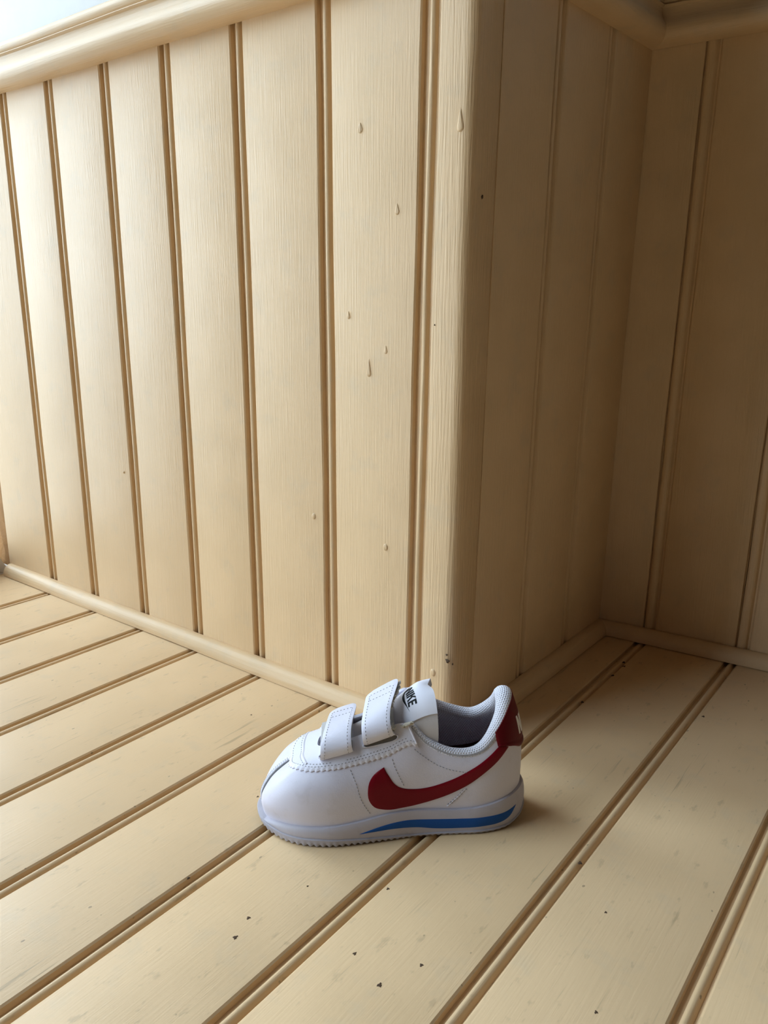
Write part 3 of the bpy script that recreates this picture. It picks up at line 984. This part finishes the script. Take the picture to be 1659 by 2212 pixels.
# piping along the rear end of the eyestay
P = [upo(7.25 - .33 * f, 3.40 + .55 * f, 1.3) for f in np.linspace(0, 1, 16)]
def tube(name, P, r, mat, parent, n=8):
    P = np.array(P); T = np.gradient(P, axis=0); T /= np.linalg.norm(T, axis=1)[:, None]
    V = []
    for p, t in zip(P, T):
        a = np.cross(t, [0.3, .2, 1.]); a /= np.linalg.norm(a); b = np.cross(t, a)
        for k in range(n):
            th = 2 * math.pi * k / n; V.append(p + r * (math.cos(th) * a + math.sin(th) * b))
    F = gridfaces(len(P), n, False, True) + [tuple(range(n)), tuple((len(P) - 1) * n + k for k in range(n))[::-1]]
    return fixn(mobj(name, V, F, mat, parent, True))
tube('piping', P, .6, M_EYE, EYE)

# ---------------------------------------------------------------- heel tab
nu, nv = 60, 30
top, bot = [], []
for i in range(nu):
    s_ = 10.75 + 4.5 * i / (nu - 1)
    t0 = np.interp(abs(s_ - 13), [0, .7, 1.6, 2.25], [1.6, 1.82, 2.55, 3.2])
    for j in range(nv):
        t = t0 + (3.95 - t0) * j / (nv - 1)
        off = 1.3 * (.6 if i in (0, nu - 1) or j == 0 else 1) + (.4 if 0 < j < 4 else 0)
        top.append(upo(s_, t, off)); bot.append(upo(s_, t, -.3))
HT = slab('heel_tab', top, bot, nu, nv, M_REDTAB, shoe)
tag(HT, 'dark red heel tab with white lettering')
htb = BVHTree.FromPolygons([Vector(v) for v in top], gridfaces(nu, nv))
def hl(u, v, off):
    w = 7.6 - 15.2 * u; h = 55 + 11.5 * v
    hit = htb.ray_cast(Vector((-40, w, h)), Vector((1, 0, 0)))
    if hit[0] is None: hit = htb.find_nearest(Vector((4, w, h)))
    n = hit[1]
    if n.x > 0: n = -n
    return np.array(hit[0]) + np.array(n) * off
lettering('lettering', hl, M_WPRINT, HT, .0, .2)

# ---------------------------------------------------------------- sole
NSO = NS * 30
FE = np.array([up(i / 30, 0) for i in range(NSO)])
tng = np.roll(FE, -6, 0) - np.roll(FE, 6, 0)
pn = np.stack([tng[:, 1], -tng[:, 0]], 1); pn /= np.linalg.norm(pn, axis=1)[:, None]
if (pn[int(4 * 30)][1]) < 0: pn = -pn
arc = np.concatenate([[0], np.cumsum(np.linalg.norm(np.diff(FE[:, :2], axis=0), axis=1))])
def lvl(out, h): return np.concatenate([FE[:, :2] + pn * np.reshape(out, (-1, 1)), np.reshape(h, (-1, 1))], 1)
Lc = FE[:, 0]; TOPH = FE[:, 2]
hb = np.interp(Lc, [2, 6, 14, 24, 145, 154, 161], [5.5, 2.4, .5, 0, 0, 1.0, 3.0])                     # underside
hs = hb + np.interp(Lc, [2, 20, 70, 95, 125, 150, 161], [2.4, 2.2, 2.0, 3.6, 5.2, 5.0, 4.2])     # outsole / midsole line
tooth = np.array([(.5 - .5 * math.cos(2 * math.pi * a / 3.6)) for a in arc])
tf = np.interp(Lc, [0, 20, 60, 90, 150, 161], [.25, .3, .5, .85, .85, .5])
one = np.ones(NSO)
heel = np.interp(Lc, [2, 12, 30, 60], [.3, .3, .1, 0])
def ring_mesh(name, rings, mat, parent):
    V = [p for r in rings for p in r]; n = NSO
    F = [(k * n + i, k * n + (i + 1) % n, (k + 1) * n + (i + 1) % n, (k + 1) * n + i) for k in range(len(rings) - 1) for i in range(n)]
    o = mobj(name, V, F, mat, parent); fixn(o); autosmooth(o, 40)
    return o, V, F
mid_r = []
hh = TOPH - hs
mid_r.append(lvl(-3 * one, TOPH + .4))
mid_r.append(lvl(.5 * one, TOPH + .3))
mid_r.append(lvl(1.5 * one + heel * .4, TOPH + .1))
mid_r.append(lvl(2.2 * one + heel * .7, TOPH - hh * .12))
mid_r.append(lvl(2.6 * one + heel, TOPH - hh * .35))
mid_r.append(lvl(2.8 * one + heel, TOPH - hh * .6))
mid_r.append(lvl(2.75 * one + heel * .8, TOPH - hh * .85))
mid_r.append(lvl(2.5 * one + heel * .6, hs))
mid_r.append(lvl(-3 * one, hs - .2))
MID, mv, mf = ring_mesh('midsole', mid_r, M_MID, shoe)
tag(MID, 'white foam midsole')
mbvh = BVHTree.FromPolygons([Vector(v) for v in mv], mf)
out_r = [lvl(-2 * one, hs + .1), lvl(2.5 * one + heel * .6, hs + .05), lvl(3.3 * one + heel * .5, hs - .5), lvl(3.2 * one + heel * .3, (hs + hb) / 2),
         lvl(2.6 * one - .5 * tooth * tf, hb + 1.1 * tooth * tf), lvl(0 * one, hb + .9), lvl(-14 * one, np.maximum(hb, 0) * .3 + .9)]
OUTS, ov, of = ring_mesh('outsole', out_r, M_OUT, shoe)
cen_ring = out_r[-1]
# close the underside
V = list(cen_ring) ; c0 = np.array([80, 0, 1.0]); V.append(c0)
o = mobj('tread', [np.array([p[0], p[1], .9]) for p in cen_ring] + [c0], [(i, (i + 1) % NSO, NSO) for i in range(NSO)], M_OUT, OUTS); fixn(o)
BL_U = [(101.8, 7.1), (88.5, 10.4), (76, 11.8), (60.2, 11.0), (44.6, 10.5), (29, 10.6), (15.8, 11.2), (7.6, 12.8)]
BL_L = [(101.8, 7.1), (91.6, 7.4), (81.2, 7.6), (68.6, 6.6), (57, 4.9), (44.4, 4.4), (28.8, 4.7), (18.9, 5.2), (11.8, 7.4), (7.6, 12.8)]
for sg in (1, -1):
    o = strip_decal('blue_stripe', BL_U, BL_L, 60, 6, mbvh, sg, .35, M_BLUE, MID)
    tag(o, 'blue foam stripe')
